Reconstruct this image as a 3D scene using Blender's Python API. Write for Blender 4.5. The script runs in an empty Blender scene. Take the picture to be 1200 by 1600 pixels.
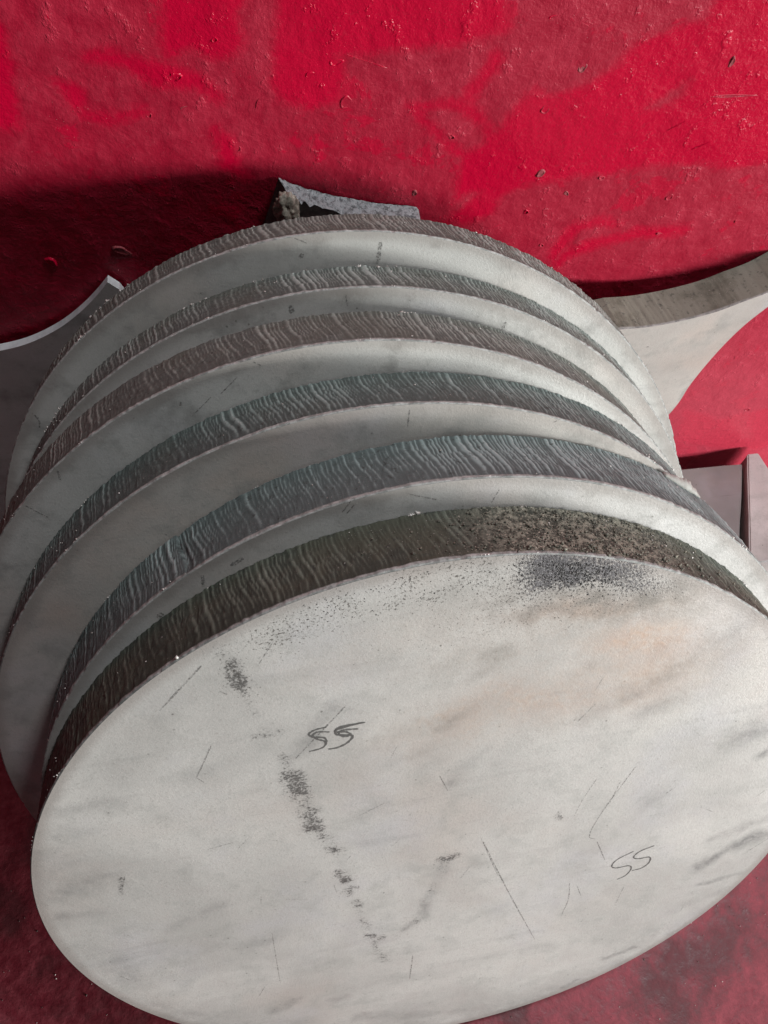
import bpy, bmesh, math, random
import numpy as np
from mathutils import Matrix, Vector
from mathutils.noise import noise as noise3

# ------------------------------------------------------------------ camera
WALL_YAW = math.radians(8.0)
F_PX, PITCH, ROLL, CAM_H = 1312.0, 1.0856, 0.0311, 1.3151     # photo is 1200 x 1600 px
def rz(v):                                     # fitted frame -> world (wall parallel to x)
    c, s = math.cos(-WALL_YAW), math.sin(-WALL_YAW)
    return np.array([c*v[0]-s*v[1], s*v[0]+c*v[1], v[2]])
_cp, _sp = math.cos(PITCH), math.sin(PITCH)
_fw = np.array([0, _cp, -_sp]); _up = np.array([0, _sp, _cp]); _rt = np.array([1., 0, 0])
_c, _s = math.cos(ROLL), math.sin(ROLL)
CR, CU, CF = rz(_c*_rt+_s*_up), rz(-_s*_rt+_c*_up), rz(_fw)
CAM = np.array([0, 0, CAM_H])
scene = bpy.context.scene
C = scene.collection
cam = bpy.data.cameras.new('camera'); cam_ob = bpy.data.objects.new('camera', cam); C.objects.link(cam_ob)
cam.sensor_fit = 'VERTICAL'; cam.sensor_height = 24.0; cam.lens = F_PX/1600*24.0
cam.clip_start = 0.02; cam.clip_end = 100
cam_ob.matrix_world = Matrix(((CR[0], CU[0], -CF[0], CAM[0]), (CR[1], CU[1], -CF[1], CAM[1]),
                              (CR[2], CU[2], -CF[2], CAM[2]), (0, 0, 0, 1)))
scene.camera = cam_ob
def ray(px, py):
    return CR*((px-600)/F_PX) + CU*((800-py)/F_PX) + CF
def on_plane(px, py, p0, n):                   # where the pixel's ray meets a plane of the place
    d = ray(px, py); t = np.dot(np.asarray(p0)-CAM, n)/np.dot(d, n)
    return CAM + t*d

# ------------------------------------------------------------------ world and light
world = bpy.data.worlds.new('World'); scene.world = world; world.use_nodes = True
bg = world.node_tree.nodes['Background']
bg.inputs[0].default_value = (0.93, 0.97, 1.0, 1); bg.inputs[1].default_value = 0.042
WALL_D = 0.69
def area(name, loc, target, sx, sy, power, col):
    l = bpy.data.lights.new(name, 'AREA'); l.shape = 'RECTANGLE'; l.size = sx; l.size_y = sy
    l.energy = power; l.color = col
    o = bpy.data.objects.new(name, l); C.objects.link(o); o.location = loc
    o.rotation_euler = (Vector(target)-Vector(loc)).to_track_quat('-Z', 'Y').to_euler()
    return o
AZ = math.radians(50); LD = 5.0                # low daylight from a doorway to the right of the stack
area('doorway_light', (0.1+LD*math.sin(AZ), WALL_D-LD*math.cos(AZ), 0.74), (0.1, 0.5, 0.66), 2.8, 0.65, 375, (1.0, 1.0, 0.975))
area('rim_fill_light', (1.1, 0.46, 2.9), (0.1, 0.4, 0.6), 0.42, 0.42, 44, (0.95, 0.98, 1.0))  # unseen overhead fill, added to brighten the upward-facing disc rims
vs = scene.view_settings
vs.view_transform = 'Standard'; vs.look = 'None'; vs.exposure = 0.0; vs.gamma = 1.0; vs.use_curve_mapping = False
scene.cycles.max_bounces = 6; scene.cycles.diffuse_bounces = 3; scene.cycles.glossy_bounces = 3

# ------------------------------------------------------------------ node helper
class Mat:
    def __init__(self, name):
        self.m = bpy.data.materials.new(name); self.m.use_nodes = True
        self.t = self.m.node_tree; self.n = self.t.nodes; self.l = self.t.links
        self.b = self.n['Principled BSDF']; self.out = self.n['Material Output']
        tc = self.n.new('ShaderNodeTexCoord'); self.P = tc.outputs['Object']
        sp = self.n.new('ShaderNodeSeparateXYZ'); self.l.new(self.P, sp.inputs[0])
        self.x, self.y, self.z = [S(self, sp.outputs[i]) for i in range(3)]
    def put(self, v, sock):
        if isinstance(v, S): v = v.s
        if hasattr(v, 'is_output'): self.l.new(v, sock)
        else: sock.default_value = v
    def math(self, op, *a, clamp=False):
        k = self.n.new('ShaderNodeMath'); k.operation = op; k.use_clamp = clamp
        for i, v in enumerate(a): self.put(v, k.inputs[i])
        return S(self, k.outputs[0])
    def noise(self, scale, detail=4, rough=0.55, vec=None, dist=0.0, lac=2.0):
        k = self.n.new('ShaderNodeTexNoise'); self.l.new(vec or self.P, k.inputs['Vector'])
        k.inputs['Scale'].default_value = scale; k.inputs['Detail'].default_value = detail
        k.inputs['Roughness'].default_value = rough; k.inputs['Distortion'].default_value = dist
        k.inputs['Lacunarity'].default_value = lac
        return S(self, k.outputs['Fac'])
    def voronoi(self, scale, vec=None, feature='F1'):
        k = self.n.new('ShaderNodeTexVoronoi'); k.feature = feature; self.l.new(vec or self.P, k.inputs['Vector'])
        k.inputs['Scale'].default_value = scale
        return S(self, k.outputs['Distance'])
    def mapped(self, loc=(0, 0, 0), rot=0.0, scale=(1, 1, 1), vec=None):
        k = self.n.new('ShaderNodeMapping'); self.l.new(vec or self.P, k.inputs['Vector'])
        k.inputs['Location'].default_value = loc; k.inputs['Rotation'].default_value = (0, 0, rot); k.inputs['Scale'].default_value = scale
        return k.outputs[0]
    def ramp(self, v, a, b, lo=0.0, hi=1.0):
        k = self.n.new('ShaderNodeMapRange'); k.interpolation_type = 'SMOOTHSTEP'; self.put(v, k.inputs[0])
        for i, q in enumerate((a, b, lo, hi)): k.inputs[1+i].default_value = q
        return S(self, k.outputs[0])
    def mix(self, f, a, b):
        k = self.n.new('ShaderNodeMix'); k.data_type = 'RGBA'
        self.put(f, k.inputs[0]); self.put(col4(a), k.inputs[6]); self.put(col4(b), k.inputs[7])
        return S(self, k.outputs[2])
    def attr(self, name):
        k = self.n.new('ShaderNodeAttribute'); k.attribute_name = name; return S(self, k.outputs['Fac'])
    def bump(self, h, strength=0.5, dist=0.001, normal=None):
        k = self.n.new('ShaderNodeBump'); k.inputs['Strength'].default_value = strength; k.inputs['Distance'].default_value = dist
        self.put(h, k.inputs['Height'])
        if normal: self.l.new(normal, k.inputs['Normal'])
        return k.outputs[0]
    def seg(self, ax, ay, bx, by, x=None, y=None):      # distance to a segment in local x, y
        x = x or self.x; y = y or self.y
        dx, dy = bx-ax, by-ay; L = dx*dx+dy*dy
        h = self.math('ADD', (x-ax)*(dx/L), (y-ay)*(dy/L), clamp=True)
        ex = (x-ax)-h*dx; ey = (y-ay)-h*dy
        return self.math('SQRT', ex*ex+ey*ey)
    def blob(self, cx, cy, rx, ry, rot=0.0, x=None, y=None):   # 1 on the ellipse
        x = (x or self.x)-cx; y = (y or self.y)-cy; c, s = math.cos(rot), math.sin(rot)
        a = (x*c+y*s)*(1/rx); b = (y*c-x*s)*(1/ry)
        return self.math('SQRT', a*a+b*b)
    def finish(self, color, rough=0.5, metal=0.0, normal=None, spec=0.5, alpha=None):
        self.put(col4(color), self.b.inputs['Base Color']); self.put(rough, self.b.inputs['Roughness'])
        self.put(metal, self.b.inputs['Metallic']); self.b.inputs['Specular IOR Level'].default_value = spec
        if normal: self.l.new(normal, self.b.inputs['Normal'])
        if alpha is not None: self.put(alpha, self.b.inputs['Alpha'])
        return self.m
def col4(c): return (*c, 1.0) if isinstance(c, (tuple, list)) and len(c) == 3 else c
class S:
    def __init__(self, m, s): self.m, self.s = m, s
    def __add__(self, o): return self.m.math('ADD', self, o)
    def __sub__(self, o): return self.m.math('SUBTRACT', self, o)
    def __mul__(self, o): return self.m.math('MULTIPLY', self, o)
    def __rsub__(self, o): return self.m.math('SUBTRACT', o, self)
    __radd__ = __add__; __rmul__ = __mul__
    def max(self, o): return self.m.math('MAXIMUM', self, o)
    def min(self, o): return self.m.math('MINIMUM', self, o)

# ------------------------------------------------------------------ mesh helpers
def link(o, parent=None):
    C.objects.link(o)
    if parent is not None: o.parent = parent
    return o
def mesh_obj(name, verts, faces, mat, parent=None, smooth=False, attrs=None):
    me = bpy.data.meshes.new(name)
    v = np.asarray(verts, dtype=np.float32)
    if isinstance(faces, np.ndarray):
        n, k = faces.shape
        me.vertices.add(len(v)); me.vertices.foreach_set('co', v.ravel())
        me.loops.add(n*k); me.loops.foreach_set('vertex_index', faces.astype(np.int32).ravel())
        me.polygons.add(n); me.polygons.foreach_set('loop_start', np.arange(0, n*k, k, dtype=np.int32))
        me.update(calc_edges=True)
    else:
        me.from_pydata([tuple(map(float, q)) for q in v], [], faces); me.update()
    if smooth: me.polygons.foreach_set('use_smooth', np.ones(len(me.polygons), dtype=bool))
    for k2, val in (attrs or {}).items():
        a = me.attributes.new(k2, 'FLOAT', 'POINT'); a.data.foreach_set('value', np.asarray(val, dtype=np.float32).ravel())
    me.materials.append(mat)
    return link(bpy.data.objects.new(name, me), parent)
def tag(o, label, cat, group=None):
    o['label'] = label; o['category'] = cat
    if group: o['group'] = group
    return o
def empty(name, loc=(0, 0, 0)):
    o = bpy.data.objects.new(name, None); o.location = loc; o.empty_display_size = 0.05; return link(o)
def vnoise(rng, n, cell_u, cell_v, u, v):        # smooth 2-D value noise at (u, v)
    U = np.asarray(u)/cell_u; V = np.asarray(v)/cell_v
    T = rng.random((n, 64)); iu = np.floor(U).astype(int); iv = np.floor(V).astype(int); fu = U-iu; fv = V-iv
    fu = fu*fu*(3-2*fu); fv = fv*fv*(3-2*fv)
    g = lambda a, b: T[a % n, b % 64]
    return (g(iu, iv)*(1-fu)+g(iu+1, iv)*fu)*(1-fv)+(g(iu, iv+1)*(1-fu)+g(iu+1, iv+1)*fu)*fv
def fbm(seed, x, y, cell, octaves=4, gain=0.55):
    out = 0; a = 1.0; tot = 0
    for o in range(octaves):
        out = out + a*vnoise(np.random.default_rng(seed*17+o), 61, cell, cell, np.asarray(x)+50*cell, np.asarray(y)+50*cell); tot += a; a *= gain; cell = cell*0.5
    return out/tot-0.5
def seg_d(x, y, a, b):
    ax, ay = a; bx, by = b; dx, dy = bx-ax, by-ay; L = dx*dx+dy*dy+1e-12
    h = np.clip(((x-ax)*dx+(y-ay)*dy)/L, 0, 1); return np.hypot(x-ax-h*dx, y-ay-h*dy)
def poly_sdf(x, y, P):                          # negative inside
    d = np.full(x.shape, 9.0); ins = np.zeros(x.shape, bool); n = len(P)
    for i in range(n):
        a, b = P[i], P[(i+1) % n]; d = np.minimum(d, seg_d(x, y, a, b))
        c = ((a[1] > y) != (b[1] > y)); ins ^= c & (x < (b[0]-a[0])*(y-a[1])/((b[1]-a[1]) if b[1] != a[1] else 1e-9)+a[0])
    return np.where(ins, -d, d)
def spline(pts, n=6):
    p = np.array(pts, float); q = np.vstack([2*p[0]-p[1], p, 2*p[-1]-p[-2]]); out = []
    for i in range(1, len(q)-2):
        for t in np.linspace(0, 1, n, endpoint=False):
            a, b, c, d = q[i-1:i+3]
            out.append(0.5*((2*b)+(c-a)*t+(2*a-5*b+4*c-d)*t*t+(3*b-a-3*c+d)*t**3))
    out.append(p[-1]); return np.array(out)

def simple(name, c, rough, metal=0.0, c2=None, scale=200):
    m = Mat(name); nz = m.noise(scale, 4, 0.7)
    return m.finish(m.mix(m.ramp(nz, 0.35, 0.65), c, c2 or tuple(q*0.6 for q in c)), rough, metal, m.bump(nz, 0.4, 0.001))

# ------------------------------------------------------------------ wall and floor
def W(px, py, d=WALL_D): return on_plane(px, py, (0, d, 0), np.array([0, 1., 0]))
def wall_material():
    m = Mat('red_gloss_paint')
    sd = m.attr('wiped')                          # metres to the edge of a wiped, dust-free patch
    n30 = m.noise(30, 5, 0.7, dist=0.4); n9 = m.noise(9, 4, 0.6); n150 = m.noise(170, 4, 0.7); n60 = m.noise(60, 4, 0.65, vec=m.mapped(scale=(1, 1, 0.8)))
    clean = m.ramp(sd + (n30-0.5)*0.026 + (n150-0.5)*0.014, 0.0090, -0.0060)*m.ramp(n9, 0.25, 0.5, 0.7, 1.0)
    clean = clean.max(m.ramp(n30*0.6+n9*0.7, 0.73, 0.77)*0.6)
    clean = clean*m.ramp(n150, 0.30, 0.42, 0.55, 1.0)
    dust = m.mix(m.ramp(n60, 0.3, 0.72), (0.295, 0.005, 0.024), (0.375, 0.019, 0.044))
    dust = m.mix(m.ramp(n9, 0.40, 0.62)*0.6, dust, (0.31, 0.006, 0.025))
    dust = m.mix(m.ramp(n150, 0.56, 0.74)*0.30, dust, (0.43, 0.045, 0.075))
    col = m.mix(clean, dust, (0.43, 0.001, 0.026))
    low = m.ramp(m.z + (n30-0.5)*0.2, 0.60, 0.25)*0.5
    col = m.mix(low, col, (0.50, 0.070, 0.105))
    spk = m.ramp(m.voronoi(230), 0.10, 0.05)*m.ramp(n30, 0.52, 0.62)
    col = m.mix(spk*0.5, col, (0.70, 0.30, 0.32))
    h = n30*0.9 + n60*0.8 + n150*0.22 + m.ramp(n60, 0.60, 0.70)*0.25
    n = m.bump(h, 0.62, 0.0030)
    return m.finish(col, m.mix(clean, (0.45,)*3, (0.27,)*3), 0.0, n, 0.25)
def floor_material():
    m = Mat('worn_red_floor_paint')
    a = m.noise(7, 6, 0.65); b = m.noise(55, 5, 0.7); c = m.noise(240, 3, 0.7)
    col = m.mix(m.ramp(b, 0.35, 0.7), (0.22, 0.026, 0.042), (0.36, 0.068, 0.092))
    col = m.mix(m.ramp(a, 0.46, 0.62)*0.75, col, (0.085, 0.026, 0.030))
    col = m.mix(m.ramp(c, 0.66, 0.74)*0.35, col, (0.40, 0.17, 0.18))
    col = m.mix(m.ramp(m.voronoi(120), 0.13, 0.05)*m.ramp(b, 0.5, 0.6)*0.7, col, (0.025, 0.02, 0.02))
    n = m.bump(b*0.6+c*0.10+m.noise(18, 4)*1.2, 0.45, 0.003)
    return m.finish(col, m.ramp(b, 0.3, 0.7, 0.35, 0.65), 0.0, n, 0.4)
WALL_MAT = wall_material()
def slab_verts(x0, x1, y0, y1, z0, z1):
    v = [(x, y, z) for x in (x0, x1) for y in (y0, y1) for z in (z0, z1)]
    f = [(0, 1, 3, 2), (4, 6, 7, 5), (0, 4, 5, 1), (2, 3, 7, 6), (0, 2, 6, 4), (1, 5, 7, 3)]
    return v, f
WIPED = [[(700, 345), (725, 245), (765, 225), (800, 170), (835, 142), (865, 155), (920, 130), (970, 100), (1000, 70), (1050, 50), (1105, 30), (1140, -40), (1330, -40), (1330, 230), (1200, 250), (1140, 260),
          (1110, 252), (1030, 257), (950, 270), (900, 275), (860, 285), (815, 290), (785, 305), (765, 335), (725, 345)],
         [(250, -40), (255, 50), (260, 95), (300, 75), (325, 95), (360, 90), (380, 65), (370, 25), (400, -40)],
         [(440, -40), (435, 60), (430, 125), (440, 160), (480, 165), (530, 155), (540, 120), (525, 90), (560, 80), (600, 75), (670, 70), (730, 65), (800, 40), (790, -40)],
         [(-40, 20), (0, 40), (18, 110), (25, 195), (0, 200), (-40, 190)],
         [(85, 130), (120, 133), (130, 170), (150, 178), (225, 170), (230, 178), (170, 198), (135, 190), (108, 165)],
         [(135, 90), (165, 83), (265, 100), (310, 115), (350, 145), (345, 155), (300, 135), (240, 130), (200, 105)],
         [(340, 200), (360, 215), (370, 260), (395, 280), (380, 285), (350, 260)],
         [(860, 400), (880, 370), (900, 350), (940, 342), (970, 350), (960, 357), (930, 350), (905, 360), (880, 385), (865, 415)],
         [(865, 415), (880, 395), (920, 375), (990, 360), (1075, 352), (1077, 362), (1000, 372), (930, 387), (890, 402), (870, 420)],
         [(640, 165), (700, 155), (740, 165), (770, 200), (778, 230), (765, 228), (755, 200), (730, 175), (700, 165), (645, 175)],
         [(720, 155), (775, 85), (782, 95), (735, 160)], [(650, 175), (660, 182), (722, 240), (712, 246)],
         [(1060, 690), (1070, 640), (1120, 655), (1200, 640), (1260, 650), (1260, 700), (1120, 700)]]
DUSTY = [[(1000, 172), (1010, 160), (1040, 148), (1080, 125), (1075, 140), (1050, 165), (1020, 175)], [(755, 300), (735, 300), (700, 325), (712, 330)]]
def make_wall():
    x0, x1, z0, z1 = -2.2, 2.4, -0.02, 2.3
    xs = np.unique(np.r_[np.linspace(x0, -0.6, 12), np.linspace(-0.6, 0.75, 340), np.linspace(0.75, x1, 12)])
    zs = np.unique(np.r_[z0, np.linspace(0.0, 1.05, 265), np.linspace(1.05, z1, 10)])
    X, Zg = np.meshgrid(xs, zs); sd = np.full(X.shape, 0.3)
    for P in WIPED: sd = np.minimum(sd, poly_sdf(X, Zg, [(q[0], q[2]) for q in (W(*p) for p in P)]))
    for P in DUSTY: sd = np.maximum(sd, -poly_sdf(X, Zg, [(q[0], q[2]) for q in (W(*p) for p in P)]))
    relief = fbm(5, X, Zg, 0.09, 4)*0.004
    V = np.stack([X, np.full(X.shape, WALL_D)-np.clip(relief, -0.0012, 0.0012), Zg], -1).reshape(-1, 3); ny, nx = X.shape
    jj, ii = np.meshgrid(np.arange(ny-1), np.arange(nx-1), indexing='ij')
    F = np.stack([jj*nx+ii, jj*nx+ii+1, (jj+1)*nx+ii+1, (jj+1)*nx+ii], -1).reshape(-1, 4)
    bv, bf = slab_verts(x0, x1, WALL_D+0.002, WALL_D+0.15, z0, z1)
    V = np.vstack([V, bv]); F = np.vstack([F, np.array(bf)+nx*ny])
    return mesh_obj('wall', V, F, WALL_MAT, None, True, {'wiped': np.r_[sd.ravel(), np.full(8, 0.3)]})
wall = make_wall()
wall['kind'] = 'structure'
fl = mesh_obj('floor', *slab_verts(-2.2, 2.4, -2.0, WALL_D-0.0005, -0.1, 0.0), floor_material())
fl['kind'] = 'structure'
rnd = random.Random(4)
# paint chips, blisters and runs standing on the wall paint
def flake(px, py, w, h, rot, lift, seed, mat=None):
    r = random.Random(seed); c = W(px, py); n = 18
    V, Fc = [], []; ph = [r.uniform(0, 6.3) for _ in range(3)]; gap = r.uniform(0, 6.3)
    def rad(a): return 1+0.16*math.sin(2*a+ph[0])+0.10*math.sin(3*a+ph[1])+0.05*math.sin(5*a+ph[2])
    for sc, y in ((1.35, -0.0012), (1.08, lift*0.5), (0.92, lift), (0.74, lift*0.45), (0.60, -0.0002 if mat is None else lift*0.3)):
        for k in range(n):
            a = 2*math.pi*k/n; q = rad(a)*sc; A, B = math.cos(a)*w*q, math.sin(a)*h*q
            yy = y*(0.55+0.45*math.sin(a+gap)) if y > 0 else y
            V.append((c[0]+A*math.cos(rot)-B*math.sin(rot), WALL_D-yy, c[2]+A*math.sin(rot)+B*math.cos(rot)))
    V.append((c[0], WALL_D-(0.0002 if mat is None else lift*0.35), c[2]))
    for j in range(4):
        for k in range(n): Fc.append((j*n+k, j*n+(k+1) % n, (j+1)*n+(k+1) % n, (j+1)*n+k))
    Fc += [(4*n+k, 4*n+(k+1) % n, 5*n) for k in range(n)]
    o = mesh_obj('paint_chip', V, Fc, mat or WALL_MAT, wall, smooth=True, attrs={'wiped': np.full(len(V), 0.02 if seed % 2 else -0.02)})
    return o
def paint_chips():
    chips = [(275, 120, .0065, .005, .4), (541, 160, .0065, .010, 0), (525, 97, .008, .004, -.1), (405, 160, .0035, .008, -.6), (910, 105, .006, .005, .3),
             (852, 170, .006, .006, .8), (845, 271, .006, .004, .5), (1046, 308, .005, .005, .1), (1144, 97, .003, .006, -.2), (912, 40, .006, .004, -.5),
             (868, 26, .007, .003, 0), (885, 302, .003, .003, 0), (822, 331, .003, .003, 0), (846, 383, .003, .003, 0), (290, 168, .006, .003, .2),
             (370, 230, .004, .006, .5), (335, 62, .003, .003, 0), (233, 180, .003, .003, 0), (485, 118, .006, .005, .2), (940, 278, .005, .0025, 0),
             (648, 302, .003, .004, 0), (1176, 555, .006, .004, .3), (1168, 640, .005, .003, .2), (1150, 600, .004, .003, 0), (1095, 640, .004, .002, .4),
             (190, 392, .012, .006, -.5), (80, 410, .005, .009, .3), (1030, 365, .006, .002, -.2), (1150, 345, .003, .003, 0), (706, 214, .003, .003, 0)]
    plaster = simple('bare_plaster_chip', (0.36, 0.06, 0.075), 0.6, 0.0, (0.16, 0.02, 0.025), 500)
    for i, (px, py, w, h, r) in enumerate(chips): flake(px, py, w*0.72, h*0.72, r, 0.0018, 50+i, plaster if i in (4, 6, 8, 11, 14, 20, 25) else None)
    for (px, py, w, h, r) in ((1145, 150, .017, .0016, -.05), (570, 95, .016, .0008, -.4), (82, 48, .0008, .014, 0), (400, 95, .02, .0006, -.08),
                              (1180, 232, .012, .0005, .3), (1100, 225, .010, .0005, .5), (1060, 195, .008, .0005, .6)):
        flake(px, py, w, h, r, 0.0006, int(px))
paint_chips()

# ------------------------------------------------------------------ steel discs
#        x, y of the bottom contact, lean, yaw (deg), radius, thickness  (fitted to the photograph's outlines)
DISCS = [(-0.0185, 0.3116, 23.7056, 7.7798, 0.3999, 0.0453),
         (-0.0051, 0.2538, 23.9984, 8.8619, 0.3956, 0.0488),
         (0.0019, 0.1703, 25.0762, 11.8358, 0.4039, 0.0599),
         (0.0389, 0.1064, 25.2542, 12.1209, 0.4021, 0.0562),
         (0.0924, 0.0472, 25.5743, 12.1023, 0.3985, 0.0648),
         (0.1001, -0.0253, 25.6341, 12.0491, 0.4001, 0.0622)]
def disc_frame(k):
    x, y, lean, yaw, R, t = DISCS[k]; l = math.radians(lean); w = math.radians(yaw); t -= 0.0006
    n = np.array([math.cos(l)*math.sin(w), -math.cos(l)*math.cos(w), math.sin(l)])
    u = np.array([math.cos(w), math.sin(w), 0]); v = np.cross(n, u)
    if v[2] < 0: v = -v
    base = np.array([x, y, 0.0])
    return rz(base), rz(u), rz(v), rz(n), R, t
def face_xy(k, px, py):                         # photo pixel -> local x, y on that disc's front face (origin at its centre)
    b, u, v, n, R, t = disc_frame(k); c = b+v*R+n*t
    q = on_plane(px, py, c, n)-c
    return float(q@u), float(q@v)

def face_material(name, seed, tint, warm, dark, R, extra=None, blue=0.3):
    m = Mat(name)
    off = m.mapped(loc=(seed*3.1, seed*1.7, seed*0.9))
    big = m.noise(5.5, 5, 0.6, vec=off, dist=0.5); mid = m.noise(26, 5, 0.65, vec=off); fine = m.noise(380, 3, 0.7, vec=off)
    grain = m.noise(1100, 2, 0.6, vec=off)
    st = m.noise(16, 5, 0.7, vec=m.mapped(loc=(seed, 0, 0), rot=0.62, scale=(0.22, 1.9, 1)))
    lo = tuple(c*0.74 for c in tint)
    col = m.mix(m.ramp(big, 0.30, 0.68), lo, tint)
    col = m.mix(m.ramp(m.noise(4, 4, 0.6, vec=m.mapped(loc=(7+seed, 3, 1))), 0.5, 0.72)*warm, col, (0.50, 0.40, 0.34))
    col = m.mix(m.ramp(m.noise(6, 4, 0.6, vec=m.mapped(loc=(2+seed, 9, 4))), 0.5, 0.7)*blue, col, (0.50, 0.51, 0.56))
    col = m.mix(m.ramp(mid, 0.46, 0.72)*0.42*dark, col, (0.25, 0.25, 0.235))
    col = m.mix(m.ramp(st, 0.54, 0.72)*0.22*dark, col, (0.22, 0.22, 0.215))
    col = m.mix(m.ramp(fine, 0.54, 0.72)*0.45, col, (0.27, 0.26, 0.24))
    col = m.mix(m.ramp(grain, 0.35, 0.65)*0.25, col, (0.30, 0.30, 0.29))
    pit = m.ramp(m.voronoi(95, vec=off), 0.13, 0.05)*m.ramp(mid, 0.50, 0.62)
    col = m.mix(pit*0.65, col, (0.07, 0.068, 0.06))
    scr = m.ramp(m.noise(46, 3, 0.6, vec=m.mapped(loc=(seed*2, 1, 0), rot=-0.86, scale=(0.10, 5.5, 1))), 0.735, 0.765)
    col = m.mix(scr*0.6*dark, col, (0.13, 0.13, 0.125))
    r = m.math('SQRT', m.x*m.x+m.y*m.y)
    ed = r + (mid-0.5)*0.010
    col = m.mix(m.ramp(ed, R-0.016, R-0.004)*0.6, col, (0.27, 0.245, 0.225))     # heat tint left by the torch along the cut
    rough = m.ramp(mid+fine*0.3, 0.4, 0.9, 0.42, 0.60)
    h = fine*0.45+grain*0.2+mid*0.5
    if extra: col, h = extra(m, col, h, mid, fine)
    n = m.bump(h, 0.55, 0.0010)
    return m.finish(col, rough, 0.22, n, 0.5)

def front_marks(m, col, h, mid, fine):
    g2 = m.noise(420, 3, 0.7); g1 = m.noise(110, 4, 0.75); g0 = m.noise(38, 5, 0.7)
    at = {k: m.attr(k) for k in ('brown', 'grey', 'smudge', 'rub', 'soot', 'speck')}
    brk = m.ramp(g0*0.6+g1*0.4, 0.36, 0.62, 0.35, 1.15)
    col = m.mix((at['brown']*brk*1.25).min(1.0), col, m.mix(m.ramp(g0, 0.4, 0.6), (0.50, 0.38, 0.30), (0.46, 0.39, 0.34)))
    col = m.mix(at['grey']*brk, col, (0.25, 0.235, 0.21))
    col = m.mix((at['smudge']*brk).min(1.0), col, (0.15, 0.152, 0.15))
    gg = g1*0.45+g2*0.55
    rb = m.ramp(gg+at['rub']*0.16, 0.56, 0.70)*m.ramp(at['rub'], 0.08, 0.55)
    col = m.mix(at['rub']*0.22, col, (0.2, 0.2, 0.195))
    col = m.mix(rb*0.85, col, (0.060, 0.060, 0.057))
    sk = m.ramp(g2+at['speck']*0.13, 0.66, 0.73)*m.ramp(at['speck'], 0.03, 0.25)
    col = m.mix(sk*0.85, col, (0.085, 0.08, 0.07))
    so = m.ramp(g2*0.8+g1*0.2+at['soot']*0.30, 0.56, 0.80)*m.ramp(at['soot'], 0.05, 0.6)
    col = m.mix(at['soot']*0.55, col, (0.16, 0.15, 0.14))
    col = m.mix(so*0.9, col, m.mix(m.ramp(g1, 0.4, 0.6), (0.035, 0.035, 0.04), (0.10, 0.10, 0.108)))
    return col, h + so*g2*1.4
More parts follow.
